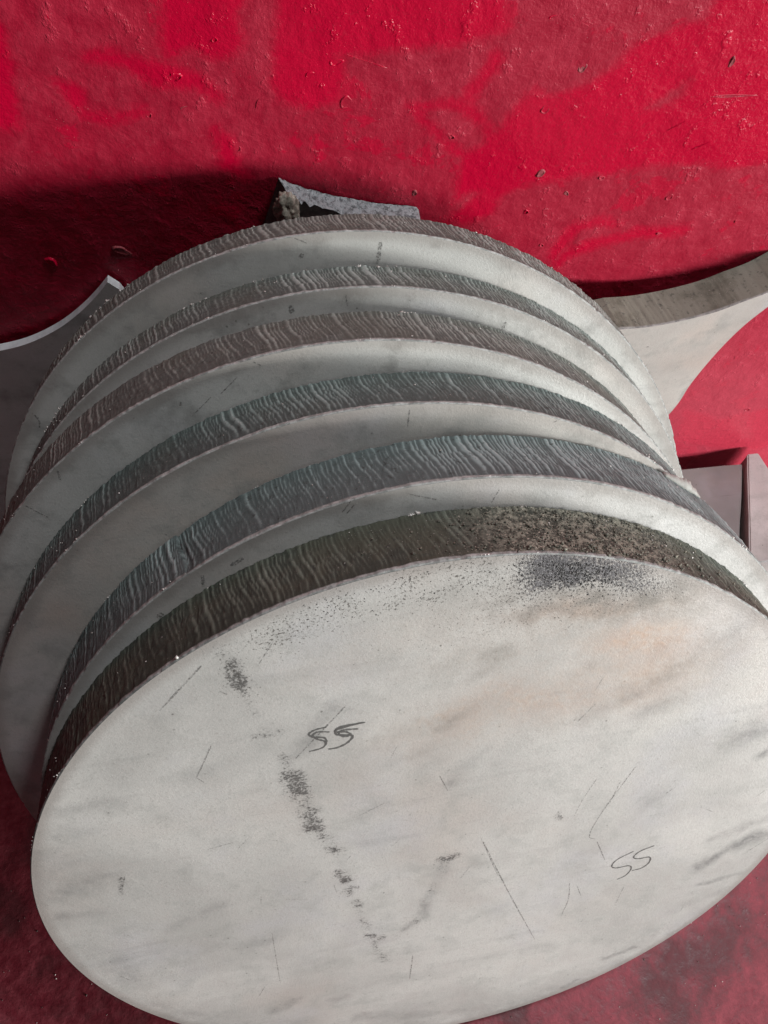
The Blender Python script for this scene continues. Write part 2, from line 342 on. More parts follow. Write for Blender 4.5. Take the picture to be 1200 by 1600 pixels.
def front_fields(x, y):
    P = lambda px, py: face_xy(5, px, py)
    wx = x + fbm(31, x, y, 0.05, 5)*0.030; wy = y + fbm(32, x, y, 0.05, 5)*0.030
    fx = x + fbm(33, x, y, 0.012, 3)*0.007; fy = y + fbm(34, x, y, 0.012, 3)*0.007
    clump = np.clip(0.5+fbm(35, x, y, 0.018, 4)*2.6, 0, 1); patch = np.clip(0.5+fbm(36, x, y, 0.05, 4)*2.2, 0, 1)
    F = {k: np.zeros(x.shape) for k in ('brown', 'grey', 'smudge', 'rub', 'soot', 'speck')}
    def blob(key, px, py, rx, ry, rot, amp, pw=1.0, mod=None):
        cx, cy = P(px, py); c, s = math.cos(rot), math.sin(rot); a = wx-cx; b = wy-cy
        d = np.hypot((a*c+b*s)/rx, (b*c-a*s)/ry); f = amp*np.exp(-d**2*1.1*pw)
        if mod is not None: f = f*mod
        F[key] = np.maximum(F[key], f)+0.25*np.minimum(F[key], f)
    def smear(key, a, b, r, amp, mod=None, fine=True):
        d = seg_d(fx if fine else wx, fy if fine else wy, P(*a), P(*b))/r; f = amp*np.exp(-d**2)
        if mod is not None: f = f*mod
        F[key] = np.maximum(F[key], f)
    for px, py, rx, ry, rot, amp in ((1005, 1000, .055, .030, -.2, .85), (850, 1090, .12, .045, .1, .6), (970, 1060, .11, .05, .1, .55), (705, 1112, .036, .012, .25, .5), (800, 1000, .09, .035, .1, .25), (930, 948, .05, .012, -.1, .7), (640, 1000, .12, .03, .2, .16)):
        blob('brown', px, py, rx, ry, rot, amp, 1.0, 0.55+0.6*patch)
    for px, py, rx, ry, rot, amp in ((772, 1015, .020, .016, .1, .75), (720, 1030, .05, .02, .2, .25), (1048, 1052, .032, .012, .45, .5), (900, 1060, .03, .009, .5, .35), (745, 1045, .012, .006, .5, .5), (700, 1122, .026, .008, .4, .45), (925, 940, .085, .024, -.12, .8), (1062, 935, .045, .02, -.4, .5), (640, 1180, .03, .01, .5, .25)):
        blob('grey', px, py, rx, ry, rot, amp, 1.0, 0.5+0.7*patch)
    blob('soot', 890, 888, .046, .024, -.08, 1.0, .7, .6+.55*clump); blob('soot', 862, 900, .020, .020, .2, .9, .8, .6+.5*clump); blob('soot', 940, 888, .040, .016, -.2, .75, .8); blob('soot', 985, 905, .055, .014, -.35, .5); blob('grey', 930, 930, .10, .022, -.15, .8, .8, .5+.7*patch); blob('brown', 925, 948, .07, .012, -.1, .9)
    blob('speck', 890, 905, .10, .036, -.1, 1.0, .8); blob('speck', 740, 895, .15, .022, .10, .9, .8, .1+1.1*clump*patch*1.6); blob('speck', 560, 940, .12, .022, .30, .95, .8, .1+1.1*clump*patch*1.6); blob('speck', 450, 985, .05, .016, .5, .8, .8); blob('speck', 780, 960, .12, .03, .1, .5, .8); blob('speck', 370, 1060, .02, .03, .5, .6)
    for a, b, r, amp in (((345, 1015), (374, 1068), .010, .95), ((374, 1068), (425, 1165), .009, .40), ((403, 1150), (434, 1146), .006, .9), ((438, 1178), (455, 1210), .007, .45),
                         ((455, 1215), (495, 1295), .0115, 1.15), ((495, 1295), (522, 1330), .010, .85), ((533, 1365), (548, 1396), .008, .95), ((540, 1388), (552, 1386), .005, 1.0), ((553, 1410), (603, 1500), .008, .6), ((575, 1462), (595, 1466), .006, .95),
                         ((697, 1345), (650, 1440), .009, .42), ((650, 1440), (620, 1460), .007, .3), ((688, 1343), (714, 1337), .006, .85), ((190, 1362), (191, 1396), .004, .85), ((872, 1272), (876, 1278), .005, .9)):
        smear('rub', a, b, r, amp, .45+.85*clump)
    for a, b, r, amp in (((110, 1388), (160, 1370), .016, .48), ((95, 1432), (150, 1424), .007, .42), ((90, 1362), (130, 1350), .008, .35), ((80, 1262), (185, 1248), .010, .22), ((85, 1300), (150, 1296), .008, .2),
                         ((255, 1458), (350, 1412), .009, .25), ((1095, 1350), (1150, 1322), .010, .6), ((1150, 1322), (1210, 1300), .010, .65), ((1105, 1378), (1165, 1358), .006, .45), ((1120, 1312), (1205, 1280), .008, .35),
                         ((938, 1499), (985, 1482), .0055, .95), ((878, 1542), (905, 1530), .006, .85), ((820, 1566), (880, 1542), .007, .4), ((425, 1582), (458, 1560), .008, .7), ((518, 1567), (537, 1559), .007, .55), ((300, 1500), (430, 1462), .012, .2),
                         ((668, 1208), (690, 1194), .013, .25), ((712, 1222), (762, 1178), .009, .32), ((785, 1195), (832, 1148), .010, .2), ((1125, 1015), (1185, 955), .020, .3), ((1140, 1150), (1210, 1128), .018, .4), ((1005, 1258), (1030, 1248), .014, .25),
                         ((460, 1185), (525, 1112), .010, .34), ((820, 1487), (850, 1480), .010, .25), ((600, 1255), (555, 1280), .01, .15), ((1190, 1180), (1210, 1165), .006, .6), ((150, 1480), (230, 1540), .02, .25), ((1060, 1420), (1130, 1390), .012, .4), ((702, 1345), (655, 1435), .0075, .42), ((655, 1435), (625, 1456), .006, .3), ((60, 1330), (90, 1400), .012, .3), ((200, 1560), (330, 1590), .012, .3), ((560, 1590), (760, 1580), .012, .3), ((1010, 1110), (1060, 1085), .012, .25), ((910, 1120), (990, 1080), .010, .25)):
        smear('smudge', a, b, r, min(1.0, amp*1.2), .45+.7*patch, False)
    r = np.hypot(x, y)
    low = np.clip((r-0.33)/0.07, 0, 1)*np.clip((-y-0.05)/0.2, 0, 1)*(.35+.9*patch)
    F['smudge'] = np.clip(np.maximum(F['smudge'], low*0.42), 0, 1)
    for k in F: F[k] = np.clip(F[k], 0, 1.0)
    return F

def rim_material(name, base, ridge, rust, seed, spat=None):
    m = Mat(name); a = m.attr('ridge'); e = m.attr('lip')
    off = m.mapped(loc=(seed*2.3, seed, seed*5.1))
    n1 = m.noise(14, 5, 0.65, vec=off); n2 = m.noise(160, 4, 0.7, vec=off); n3 = m.noise(600, 2, 0.6, vec=off)
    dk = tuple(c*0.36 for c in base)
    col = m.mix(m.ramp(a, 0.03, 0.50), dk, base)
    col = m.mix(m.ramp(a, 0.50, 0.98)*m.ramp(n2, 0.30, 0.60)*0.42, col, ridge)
    col = m.mix(m.ramp(n1, 0.45, 0.70)*rust, col, (0.090, 0.088, 0.060))
    col = m.mix(m.ramp(n1, 0.50, 0.72)*0.55, col, dk)
    col = m.mix(m.ramp(n2, 0.56, 0.70)*0.65, col, (0.034, 0.036, 0.033))
    col = m.mix(m.ramp(n3, 0.66, 0.74)*m.ramp(n1, 0.4, 0.6)*0.55, col, (0.42, 0.41, 0.38))
    if spat: col = spat(m, col, n2, n3)
    col = m.mix(m.ramp(e+(n1-0.5)*0.9, 0.35, 0.8), col, m.mix(m.ramp(n2, 0.35, 0.65), (0.19, 0.205, 0.195), (0.36, 0.375, 0.36)))
    n = m.bump(n2*0.7+n3*0.35, 0.55, 0.0010)
    return m.finish(col, m.ramp(n2, 0.3, 0.7, 0.50, 0.70), 0.0, n, 0.22)

def front_spatter(m, col, n2, n3):
    ax, ay = face_xy(5, 960, 850)
    d = m.blob(ax, ay, 0.125, 0.09)
    f = m.ramp(d + (n2-0.5)*0.8, 1.1, 0.5)
    g = m.mix(m.ramp(n2+n3*0.3, 0.55, 0.80), (0.042, 0.044, 0.036), (0.26, 0.255, 0.205))
    g = m.mix(m.ramp(n3, 0.60, 0.70)*0.8, g, (0.50, 0.44, 0.36))
    return m.mix(f*0.9, col, g)

def make_rim(k, mat, root, gouges=(), rough=1.0, amp=1.0):
    b, u, v, n, R, t = disc_frame(k); rng = np.random.default_rng(100+k)
    th = np.concatenate([np.linspace(math.radians(-32), math.radians(212), 3600, endpoint=False),
                         np.linspace(math.radians(212), math.radians(328), 240, endpoint=False)])
    NT = len(th); s = -th*R                     # arc length growing to the right
    ch = 0.0022
    rows = np.concatenate([np.linspace(0.0, t-ch, 15), [t-ch*0.45, t-0.0002]]) # distance from the back face
    # irregular drag lines left by the cutting torch
    L = s.max()-s.min()+0.4; pos = [s.min()-0.2]
    while pos[-1] < s.max()+0.2: pos.append(pos[-1]+float(np.clip(rng.lognormal(math.log(0.0037), 0.36), 0.0018, 0.011)))
    pos = np.array(pos); am = rng.uniform(0.45, 1.0, len(pos))*np.clip(0.35+1.3*vnoise(rng, 400, 0.07, 1.0, pos-pos[0], 0*pos), 0.5, 1.05)
    def profile(q):
        i = np.clip(np.searchsorted(pos, q)-1, 0, len(pos)-2)
        f = (q-pos[i])/(pos[i+1]-pos[i])
        up = np.clip(f/0.72, 0, 1)**2.2; dn = np.clip((1-f)/0.28, 0, 1)
        return np.minimum(up, dn)*am[i]*np.clip((pos[i+1]-pos[i])/0.0040, 0.4, 1.35)
    V = np.zeros((len(rows), NT, 3)); ridge = np.zeros((len(rows), NT)); lip = np.zeros((len(rows), NT))
    wander = vnoise(rng, 400, 0.035, 1.0, s-s.min(), 0*s)-0.5
    slow = vnoise(rng, 400, 0.11, 1.0, s-s.min(), 0*s)
    for j, w in enumerate(rows):
        f = min(w/(t-ch), 1.0)
        drag = 0.17*t*(f-0.15*math.sin(2*math.pi*f)) + 0.006*wander*f + (slow-0.5)*0.12*t*f
        jit = (vnoise(rng, 500, 0.012, 1.0, s-s.min(), 0*s+j*0.21)-0.5)*0.0016
        p = profile(s-drag+jit)
        fade = (0.55+0.45*math.sin(math.pi*min(1, f*1.15+0.12)))*(1.0 if f < 0.82 else max(0.15, 1-(f-0.82)*4.2))
        fade = fade*(0.72+0.45*slow)*(0.7+0.3*np.clip((2.2-th)/0.8, 0, 1))*(1.0 if amp > 0.9 else 0.75)
        lump = vnoise(rng, 700, 0.004, 1.0, s-s.min(), 0*s+j*0.5)-0.5
        big = vnoise(rng, 200, 0.05, 1.0, s-s.min(), 0*s+j*0.12)-0.5
        dr = amp*0.0012*(p-0.5)*fade + 0.0009*rough*lump + 0.0010*big - 0.0012
        if j == 0: dr = -0.0009 + 0.25*(dr+0.0012) + (vnoise(rng, 900, 0.003, 1.0, s-s.min(), 0*s)-0.5)*0.0012
        for (gs, gw, gd) in gouges:
            q = s-drag-gs; dr = dr - gd*np.exp(-np.clip(q, 0, None)/gw)*(q > -0.0015)*(0.25+0.75*math.sin(math.pi*min(1, f+0.1)))
        if w > t-ch*0.9: dr = 0.0*dr-0.0008+0.0006*lump-0.006*np.clip(vnoise(np.random.default_rng(40+k), 900, 0.007, 1.0, s-s.min(), 0*s)-0.78, 0, 0.2)
        if j == len(rows)-1: dr = dr*0 - ch
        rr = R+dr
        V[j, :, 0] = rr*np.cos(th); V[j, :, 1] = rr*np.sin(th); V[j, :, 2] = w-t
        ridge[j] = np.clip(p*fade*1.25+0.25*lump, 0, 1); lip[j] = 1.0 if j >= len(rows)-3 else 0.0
    jj, ii = np.meshgrid(np.arange(len(rows)-1), np.arange(NT), indexing='ij'); i2 = (ii+1) % NT
    F = np.stack([jj*NT+i2, jj*NT+ii, (jj+1)*NT+ii, (jj+1)*NT+i2], -1).reshape(-1, 4)[:, ::-1]
    return mesh_obj('cut_edge', V.reshape(-1, 3), F[:, ::-1].copy(), mat, root, True, {'ridge': ridge, 'lip': lip})

def make_face(k, mat, root):
    b, u, v, n, R, t = disc_frame(k); NT = 240
    if k == 5:
        nr, na = 190, 700; rr = np.linspace(0.002, R-0.0021, nr); aa = np.linspace(0, 2*math.pi, na, endpoint=False)
        A, B = np.meshgrid(aa, rr); X = B*np.cos(A); Y = B*np.sin(A); fields = front_fields(X, Y)
        V = np.stack([X, Y, 0*X], -1).reshape(-1, 3); jj, ii = np.meshgrid(np.arange(nr-1), np.arange(na), indexing='ij'); i2 = (ii+1) % na
        F = np.stack([jj*na+ii, (jj+1)*na+ii, (jj+1)*na+i2, jj*na+i2], -1).reshape(-1, 4)
        back = [(R-0.002)*np.array([math.cos(q), math.sin(q)]) for q in aa]
        M = len(V); V = np.vstack([V, [(0, 0, 0)], np.c_[np.array(back), np.full(na, -t)], [(0, 0, -t)]]); i = np.arange(na); j = (i+1) % na
        F = [tuple(f) for f in F.tolist()]+[(M, int(a), int(c)) for a, c in zip(i, j)]+[(M+1+na, M+1+int(c), M+1+int(a)) for a, c in zip(i, j)]
        return mesh_obj('plate_face', V, F, mat, root, False, {q: np.r_[f.ravel(), np.zeros(na+2)] for q, f in fields.items()})
    Vs, Fs = [], []
    for z, sgn in ((0.0, 1), (-t, -1)):
        st = len(Vs); rad = [R-0.0021 if sgn > 0 else R-0.002]
        rad = [rad[0]*q for q in (0.25, 0.5, 0.75, 0.9, 1.0)]
        Vs.append((0, 0, z))
        for r in rad:
            for i in range(NT): a = 2*math.pi*i/NT; Vs.append((r*math.cos(a), r*math.sin(a), z))
        for i in range(NT):
            i2 = (i+1) % NT; f = (st, st+1+i, st+1+i2); Fs.append(f if sgn > 0 else f[::-1])
            for j in range(4):
                f = (st+1+j*NT+i, st+1+(j+1)*NT+i, st+1+(j+1)*NT+i2, st+1+j*NT+i2); Fs.append(f if sgn > 0 else f[::-1])
    return mesh_obj('plate_face', Vs, Fs, mat, root)

def grains(name, pts, sizes, mat, root, rng, flat=0.6):     # small angular crumbs, joined
    T = np.array([(1, 0, -.5), (-.5, .87, -.5), (-.5, -.87, -.5), (0.1, 0.05, .8), (.5, .5, .2), (-.6, .1, .3)])
    TF = np.array([(0, 4, 1), (0, 3, 4), (1, 4, 3), (1, 5, 2), (1, 3, 5), (2, 5, 3), (0, 2, 3), (0, 1, 2)])
    V, F = [], []
    for p, sz in zip(pts, sizes):
        a = rng.uniform(0, 6.28); c, s = math.cos(a), math.sin(a)
        q = T*rng.uniform(0.6, 1.3, (6, 3)); q = np.c_[q[:, 0]*c-q[:, 1]*s, q[:, 0]*s+q[:, 1]*c, q[:, 2]*flat]
        F.append(TF+len(V)*6); V.append(np.asarray(p)+q*sz)
    o = mesh_obj(name, np.vstack(V), np.vstack(F), mat, root); o['kind'] = 'stuff'; return o

BEAD = simple('bright_burr', (0.80, 0.79, 0.76), 0.35, 0.1, (0.30, 0.27, 0.24), 300)
SOOT = simple('black_slag_grain', (0.035, 0.035, 0.038), 0.55, 0.1, (0.10, 0.095, 0.09), 500)
def ink_material():
    m = Mat('pencil_grey_ink'); g = m.noise(700, 3, 0.7)
    return m.finish((0.105, 0.105, 0.10), 0.5, 0.0, None, 0.4, m.ramp(g, 0.30, 0.50, 0.4, 0.92))
def scratch_tick_material():
    m = Mat('scratch_tick_grey'); g = m.noise(420, 4, 0.75)
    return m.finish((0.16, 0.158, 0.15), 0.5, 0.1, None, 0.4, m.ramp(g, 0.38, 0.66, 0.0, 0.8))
INK, SCR = ink_material(), scratch_tick_material()

def ribbon(name, k, pts, width, mat, root, lift=0.00025, smooth=True):
    p = spline(pts, 6) if smooth and len(pts) > 2 else np.array([np.array(pts[0])*(1-t)+np.array(pts[-1])*t for t in np.linspace(0, 1, 8)]) if len(pts) == 2 else np.array(pts, float)
    q = np.array([face_xy(k, *a) for a in p]); d = np.gradient(q, axis=0); d /= np.linalg.norm(d, axis=1)[:, None]+1e-12
    nrm = np.c_[-d[:, 1], d[:, 0]]; N = len(q)
    w = width*(0.55+0.45*np.sin(np.linspace(0.25, math.pi-0.15, N)))
    w = w*(1+0.25*np.sin(np.arange(N)*1.7))
    L = np.c_[q+nrm*w[:, None]*0.5, np.full(N, lift)]; Rr = np.c_[q-nrm*w[:, None]*0.5, np.full(N, lift)]
    V = np.vstack([L, Rr]); F = [(i, N+i, N+i+1, i+1) for i in range(N-1)]
    return mesh_obj(name, V, F, mat, root)

TEAL = ((0.225, 0.290, 0.285), (0.50, 0.56, 0.55)); GREYB = ((0.240, 0.275, 0.250), (0.52, 0.56, 0.53)); OLIVE = ((0.118, 0.138, 0.112), (0.32, 0.34, 0.29))
SPEC = [dict(tint=(0.50, 0.50, 0.475), warm=.3, dark=2.0, rim=GREYB, rust=.35, gouges=(), label='rearmost steel disc of the leaning stack, with ragged scrap rising behind its top edge'),
        dict(tint=(0.53, 0.53, 0.505), warm=.3, dark=2.0, rim=((0.225, 0.265, 0.245), (0.50, 0.55, 0.53)), rust=.35, gouges=((-0.58, .02, .001),), label='steel disc second from the wall, narrow pale face between two brown-grey rippled edges'),
        dict(tint=(0.54, 0.54, 0.515), warm=.3, dark=2.1, rim=GREYB, rust=.4, gouges=((-0.72, .012, .0012),), label='steel disc third from the wall, brown-grey rippled edge just behind the beige-faced disc'),
        dict(tint=(0.50, 0.475, 0.44), warm=.85, dark=1.7, rim=((0.180, 0.232, 0.220), (0.46, 0.51, 0.49)), rust=.2, gouges=((-0.50, .012, .0012),), label='steel disc with warm beige face, two places behind the disc marked SS'),
        dict(tint=(0.60, 0.595, 0.575), warm=.3, dark=1.5, rim=TEAL, rust=.05, gouges=((-0.845, .012, .0060),), label='steel disc with blue-green grey rippled edge, directly behind the disc marked SS'),
        dict(tint=(0.60, 0.60, 0.57), warm=.25, dark=0.9, rim=OLIVE, rust=.6, gouges=(), label='front steel disc with SS written twice and a black soot patch at its edge')]
roots = []
for k, sp in enumerate(SPEC):
    b, u, v, n, R, t = disc_frame(k); rng = np.random.default_rng(900+k)
    root = empty('steel_disc')
    c = b+v*R+n*t
    root.matrix_world = Matrix(((u[0], v[0], n[0], c[0]), (u[1], v[1], n[1], c[1]), (u[2], v[2], n[2], c[2]), (0, 0, 0, 1)))
    tag(root, sp['label'], 'steel disc', 'steel discs leaning in a stack'); roots.append(root)
    fm = face_material('mill_plate_face', k*1.37+0.5, sp['tint'], sp['warm'], sp['dark'], R, front_marks if k == 5 else None)
    make_face(k, fm, root)
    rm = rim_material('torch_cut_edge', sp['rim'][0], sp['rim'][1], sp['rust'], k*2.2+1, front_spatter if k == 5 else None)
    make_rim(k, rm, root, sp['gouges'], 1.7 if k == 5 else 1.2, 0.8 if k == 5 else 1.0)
    # bright burrs and slag beads along both edges of the cut
    pts, sz = [], []
    for _ in range(22):
        a0 = rng.uniform(math.radians(-15), math.radians(195)); front_side = rng.random() < 0.4; sp_ = rng.uniform(0.004, 0.03); big = rng.lognormal(math.log(0.0008), 0.45)
        for _ in range(int(rng.integers(2, 10))):
            a = rng.normal(a0, sp_); q = rng.normal(0, 0.0006)
            pts.append(((R-0.0012+q)*math.cos(a), (R-0.0012+q)*math.sin(a), -0.0012 if front_side else -t+0.0006)); sz.append(float(np.clip(big*rng.lognormal(0, 0.35), 0.0003, 0.0028)))
    for _ in range(60 if k == 5 else 34):
        a = rng.uniform(math.radians(0), math.radians(180)); pts.append(((R-0.001)*math.cos(a), (R-0.001)*math.sin(a), -rng.uniform(0.004, t-0.004))); sz.append(rng.uniform(0.0005, 0.0013))
    grains('edge_burrs', pts, sz, BEAD, root, rng)

front = roots[5]
def add_marks():
    z = lambda pts: [(420+a/6, 1080+b/6) for a, b in pts]
    y = lambda pts: [(600+a/2, 1150+b/2) for a, b in pts]
    first = [z([(540, 335), (440, 360), (385, 390), (380, 410), (420, 430), (520, 435), (540, 480), (500, 530), (380, 565)]),
             z([(570, 380), (470, 380), (430, 395), (415, 420), (460, 450), (520, 465), (535, 490)]),
             z([(905, 290), (720, 320), (640, 350), (625, 390), (650, 408), (740, 410), (790, 420), (740, 480), (650, 525), (560, 542)]),
             z([(880, 290), (650, 355), (640, 380), (720, 378), (770, 400), (785, 430)]),
             z([(840, 350), (720, 360), (660, 385), (690, 420), (750, 420)])]
    second = [y([(780, 360), (730, 385), (712, 405), (725, 412), (765, 405), (772, 415), (755, 435), (728, 448)]),
              y([(845, 342), (800, 360), (780, 378), (795, 383), (830, 378), (828, 395), (805, 412), (775, 420)])]
    for strokes, w, lab in ((first, 0.0020, 'letters SS handwritten in doubled grey strokes'), (second, 0.0016, 'smaller letters SS handwritten in thin grey strokes')):
        V, F = [], []
        for i, st in enumerate(strokes):
            o = ribbon('tmp', 5, st, w, INK, front, 0.00025+0.00006*i)
            nV = len(V); V += [tuple(q.co) for q in o.data.vertices]; F += [tuple(nV+j for j in p.vertices) for p in o.data.polygons]
            bpy.data.objects.remove(o)
        o = mesh_obj('handwritten_mark', V, F, INK, front); o['label'] = lab
    sc = [([(315, 1040), (250, 1110)], .0022), ([(330, 1165), (318, 1192), (307, 1215)], .0015), ([(307, 1215), (320, 1223)], .0012), ([(540, 1103), (505, 1140), (462, 1185)], .0018),
          ([(755, 1315), (790, 1385), (835, 1467)], .0018), ([(752, 1310), (778, 1368)], .001), ([(993, 1198), (940, 1270), (921, 1305), (930, 1311)], .0015), ([(933, 1315), (945, 1343)], .0017),
          ([(932, 1217), (910, 1250), (897, 1275)], .001), ([(890, 1380), (888, 1405), (877, 1430)], .0014), ([(902, 1385), (908, 1400)], .0012), ([(687, 1212), (700, 1236)], .0012),
          ([(427, 1002), (403, 1040)], .001), ([(645, 1493), (640, 1530)], .002), ([(425, 1458), (432, 1500), (438, 1536)], .001), ([(447, 1405), (482, 1406)], .0009), ([(408, 1400), (408, 1412)], .001),
          ([(325, 1327), (365, 1316)], .001), ([(1200, 1310), (1160, 1335)], .001), ([(1180, 1245), (1195, 1235)], .001), ([(1040, 1240), (1055, 1230)], .0014), ([(975, 1385), (960, 1415)], .001),
          ([(930, 1100), (900, 1130)], .001), ([(970, 1220), (955, 1250)], .001), ([(600, 1255), (560, 1275)], .0009), ([(188, 1525), (205, 1532)], .001), ([(195, 1370), (190, 1395)], .0014)]
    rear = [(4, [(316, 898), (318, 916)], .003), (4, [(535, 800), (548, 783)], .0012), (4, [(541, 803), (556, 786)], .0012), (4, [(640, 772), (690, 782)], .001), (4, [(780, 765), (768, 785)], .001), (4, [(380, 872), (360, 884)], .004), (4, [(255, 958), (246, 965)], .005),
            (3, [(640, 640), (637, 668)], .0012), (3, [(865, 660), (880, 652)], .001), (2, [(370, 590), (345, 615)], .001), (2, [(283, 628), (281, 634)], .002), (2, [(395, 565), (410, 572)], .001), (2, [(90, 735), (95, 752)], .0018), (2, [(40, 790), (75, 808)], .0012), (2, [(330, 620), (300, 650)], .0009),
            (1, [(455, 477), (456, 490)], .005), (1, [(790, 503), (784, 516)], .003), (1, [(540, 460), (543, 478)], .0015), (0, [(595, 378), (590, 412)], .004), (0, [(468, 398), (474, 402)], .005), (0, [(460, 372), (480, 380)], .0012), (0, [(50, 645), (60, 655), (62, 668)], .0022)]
    for k2, pts2, w2 in rear: ribbon('scratch_tick', k2, pts2, w2, SCR, roots[k2], 0.0002)  # short dark ticks and scratches on the rear disc faces
    r = random.Random(9)
    for _ in range(16):
        x, yy = r.uniform(120, 1180), r.uniform(960, 1560); a = math.radians(r.choice((-50, -55, -42, 60, 20))+r.uniform(-12, 12)); l = r.uniform(6, 26)
        lx, ly = face_xy(5, x, yy)
        if math.hypot(lx, ly) < 0.37: sc.append(([(x, yy), (x+math.cos(a)*l, yy+math.sin(a)*l)], r.uniform(.0006, .0011)))
    for pts, w in sc: ribbon('scratch_tick', 5, pts, w*0.8, SCR, front, 0.0002)
    # soot grains lying on the face under the burnt edge
    rng = np.random.default_rng(77); pts, sz = [], []
    R = DISCS[5][4]
    def throw(n, cx, cy, sx, sy, lo, hi, cap=0.392):
        got = 0
        while got < n:
            q = face_xy(5, rng.normal(cx, sx), rng.normal(cy, sy))
            if math.hypot(*q) < cap: pts.append((q[0], q[1], 0.0003)); sz.append(rng.uniform(lo, hi)); got += 1
    throw(420, 900, 893, 36, 15, .0004, .0011); throw(200, 905, 900, 70, 24, .0003, .0007); throw(120, 640, 905, 110, 18, .0003, .0007); throw(70, 480, 955, 60, 14, .0003, .0007)
    grains('soot_grains', pts, sz, SOOT, front, rng, 0.45)
    # crusty spatter on the front disc's rim
    pts, sz = [], []; t = disc_frame(5)[5]
    a0 = math.atan2(*face_xy(5, 960, 860)[::-1])
    for _ in range(900):
        a = a0+rng.normal(0, 0.16); pts.append(((R-0.0006)*math.cos(a), (R-0.0006)*math.sin(a), -rng.uniform(0.002, t-0.001))); sz.append(float(np.clip(rng.lognormal(math.log(0.0009), 0.45), .0004, .0028)))
    grains('slag_crust', pts, sz, simple('tan_slag_crust', (0.22, 0.21, 0.165), 0.6, 0.1, (0.045, 0.046, 0.038), 220), front, rng)
add_marks()

# slag run hanging off the right edge of the second disc from the front
def slag_run():
    b, u, v, n, R, t = disc_frame(4); rng = np.random.default_rng(5)
    x0, y0 = face_xy(4, 1120, 808); a0 = math.atan2(y0, x0)
    N, Mr = 26, 8; V, F = [], []
    for i in range(N):
        f = i/(N-1); a = a0+0.055-0.13*f; w = 0.0062*math.sin(math.pi*min(1, f*0.93+0.05))**0.7*(1+0.35*rng.normal()*0.6)
        zc = -t+0.002+f*0.0
        for j in range(Mr):
            q = 2*math.pi*j/Mr; r = R+w*0.75*math.cos(q)*(1+0.25*rng.normal()*0.5)
            V.append((r*math.cos(a), r*math.sin(a), zc+0.006*math.sin(q)*(0.5+0.5*math.sin(math.pi*f))))
    for i in range(N-1):
        for j in range(Mr):
            j2 = (j+1) % Mr; F.append((i*Mr+j, i*Mr+j2, (i+1)*Mr+j2, (i+1)*Mr+j))
    F += [tuple(range(Mr))[::-1], tuple((N-1)*Mr+j for j in range(Mr))]
    mesh_obj('slag_run', V, F, simple('pale_slag', (0.32, 0.32, 0.30), 0.65, 0.0, (0.24, 0.23, 0.21), 160), roots[4], True)
slag_run()

# ------------------------------------------------------------------ plate off-cuts behind the stack
def plate_from_outline(name, pts_front, thick_vec, mats, label, group, face_name='plate_face', edge_name='cut_edge', seed=1, edge_amp=0.0005, rows=9):
    """pts_front: outline (world points) on the front plane, in order; the edge is a strip of its own with drag lines"""
    root = empty(name, tuple(np.mean(pts_front, axis=0)*np.array([1, 1, 0])))
    o = np.array(root.location); P = np.array(pts_front)-o; T = np.array(thick_vec); n = len(P)
    tl = np.linalg.norm(T); ex = (P[1]-P[0]); rng = np.random.default_rng(seed)
    bm = [tuple(q) for q in P]+[tuple(q+T) for q in P]
    mesh_obj(face_name, bm, [tuple(range(n)), tuple(range(2*n-1, n-1, -1))], mats[0], root)
    seg = np.linalg.norm(np.roll(P, -1, 0)-P, axis=1); s = np.concatenate([[0], np.cumsum(seg)]); L = s[-1]
    M = int(L/0.0012); q = np.linspace(0, L, M, endpoint=False); Pc = np.vstack([P, P[:1]])
    line = np.stack([np.interp(q, s, Pc[:, i]) for i in range(3)], 1)
    tg = np.roll(line, -1, 0)-np.roll(line, 1, 0); tg /= np.linalg.norm(tg, axis=1)[:, None]+1e-12
    nr = np.cross(tg, T/tl)
    ctr = P.mean(0)
    if ((line-ctr)*nr).sum(1).mean() < 0: nr = -nr
    V = np.zeros((rows, M, 3)); ridge = np.zeros((rows, M)); lip = np.zeros((rows, M))
    for j in range(rows):
        f = j/(rows-1); qq = q+0.10*tl*f
        w = vnoise(np.random.default_rng(seed), 3000, 0.0034, 1.0, qq, 0*qq); w = np.abs(w-0.5)*2
        l2 = vnoise(np.random.default_rng(seed+9), 3000, 0.004, 1.0, qq, 0*qq+j*0.6)-0.5
        d = edge_amp*(w-0.6)+edge_amp*0.6*l2
        if j in (0, rows-1): d = 0*d
        V[j] = line+T*f+nr*d[:, None]; ridge[j] = np.clip(0.35+w*0.4+0.3*l2, 0, 1); lip[j] = 1.0 if j == 0 else 0.0
    jj, ii = np.meshgrid(np.arange(rows-1), np.arange(M), indexing='ij'); i2 = (ii+1) % M
    F = np.stack([jj*M+ii, jj*M+i2, (jj+1)*M+i2, (jj+1)*M+ii], -1).reshape(-1, 4)
    mesh_obj(edge_name, V.reshape(-1, 3), F, mats[1], root, True, {'ridge': ridge, 'lip': lip})
    tag(root, label, 'steel plate', group)
    return root
G = 'plate off-cuts standing behind the discs'
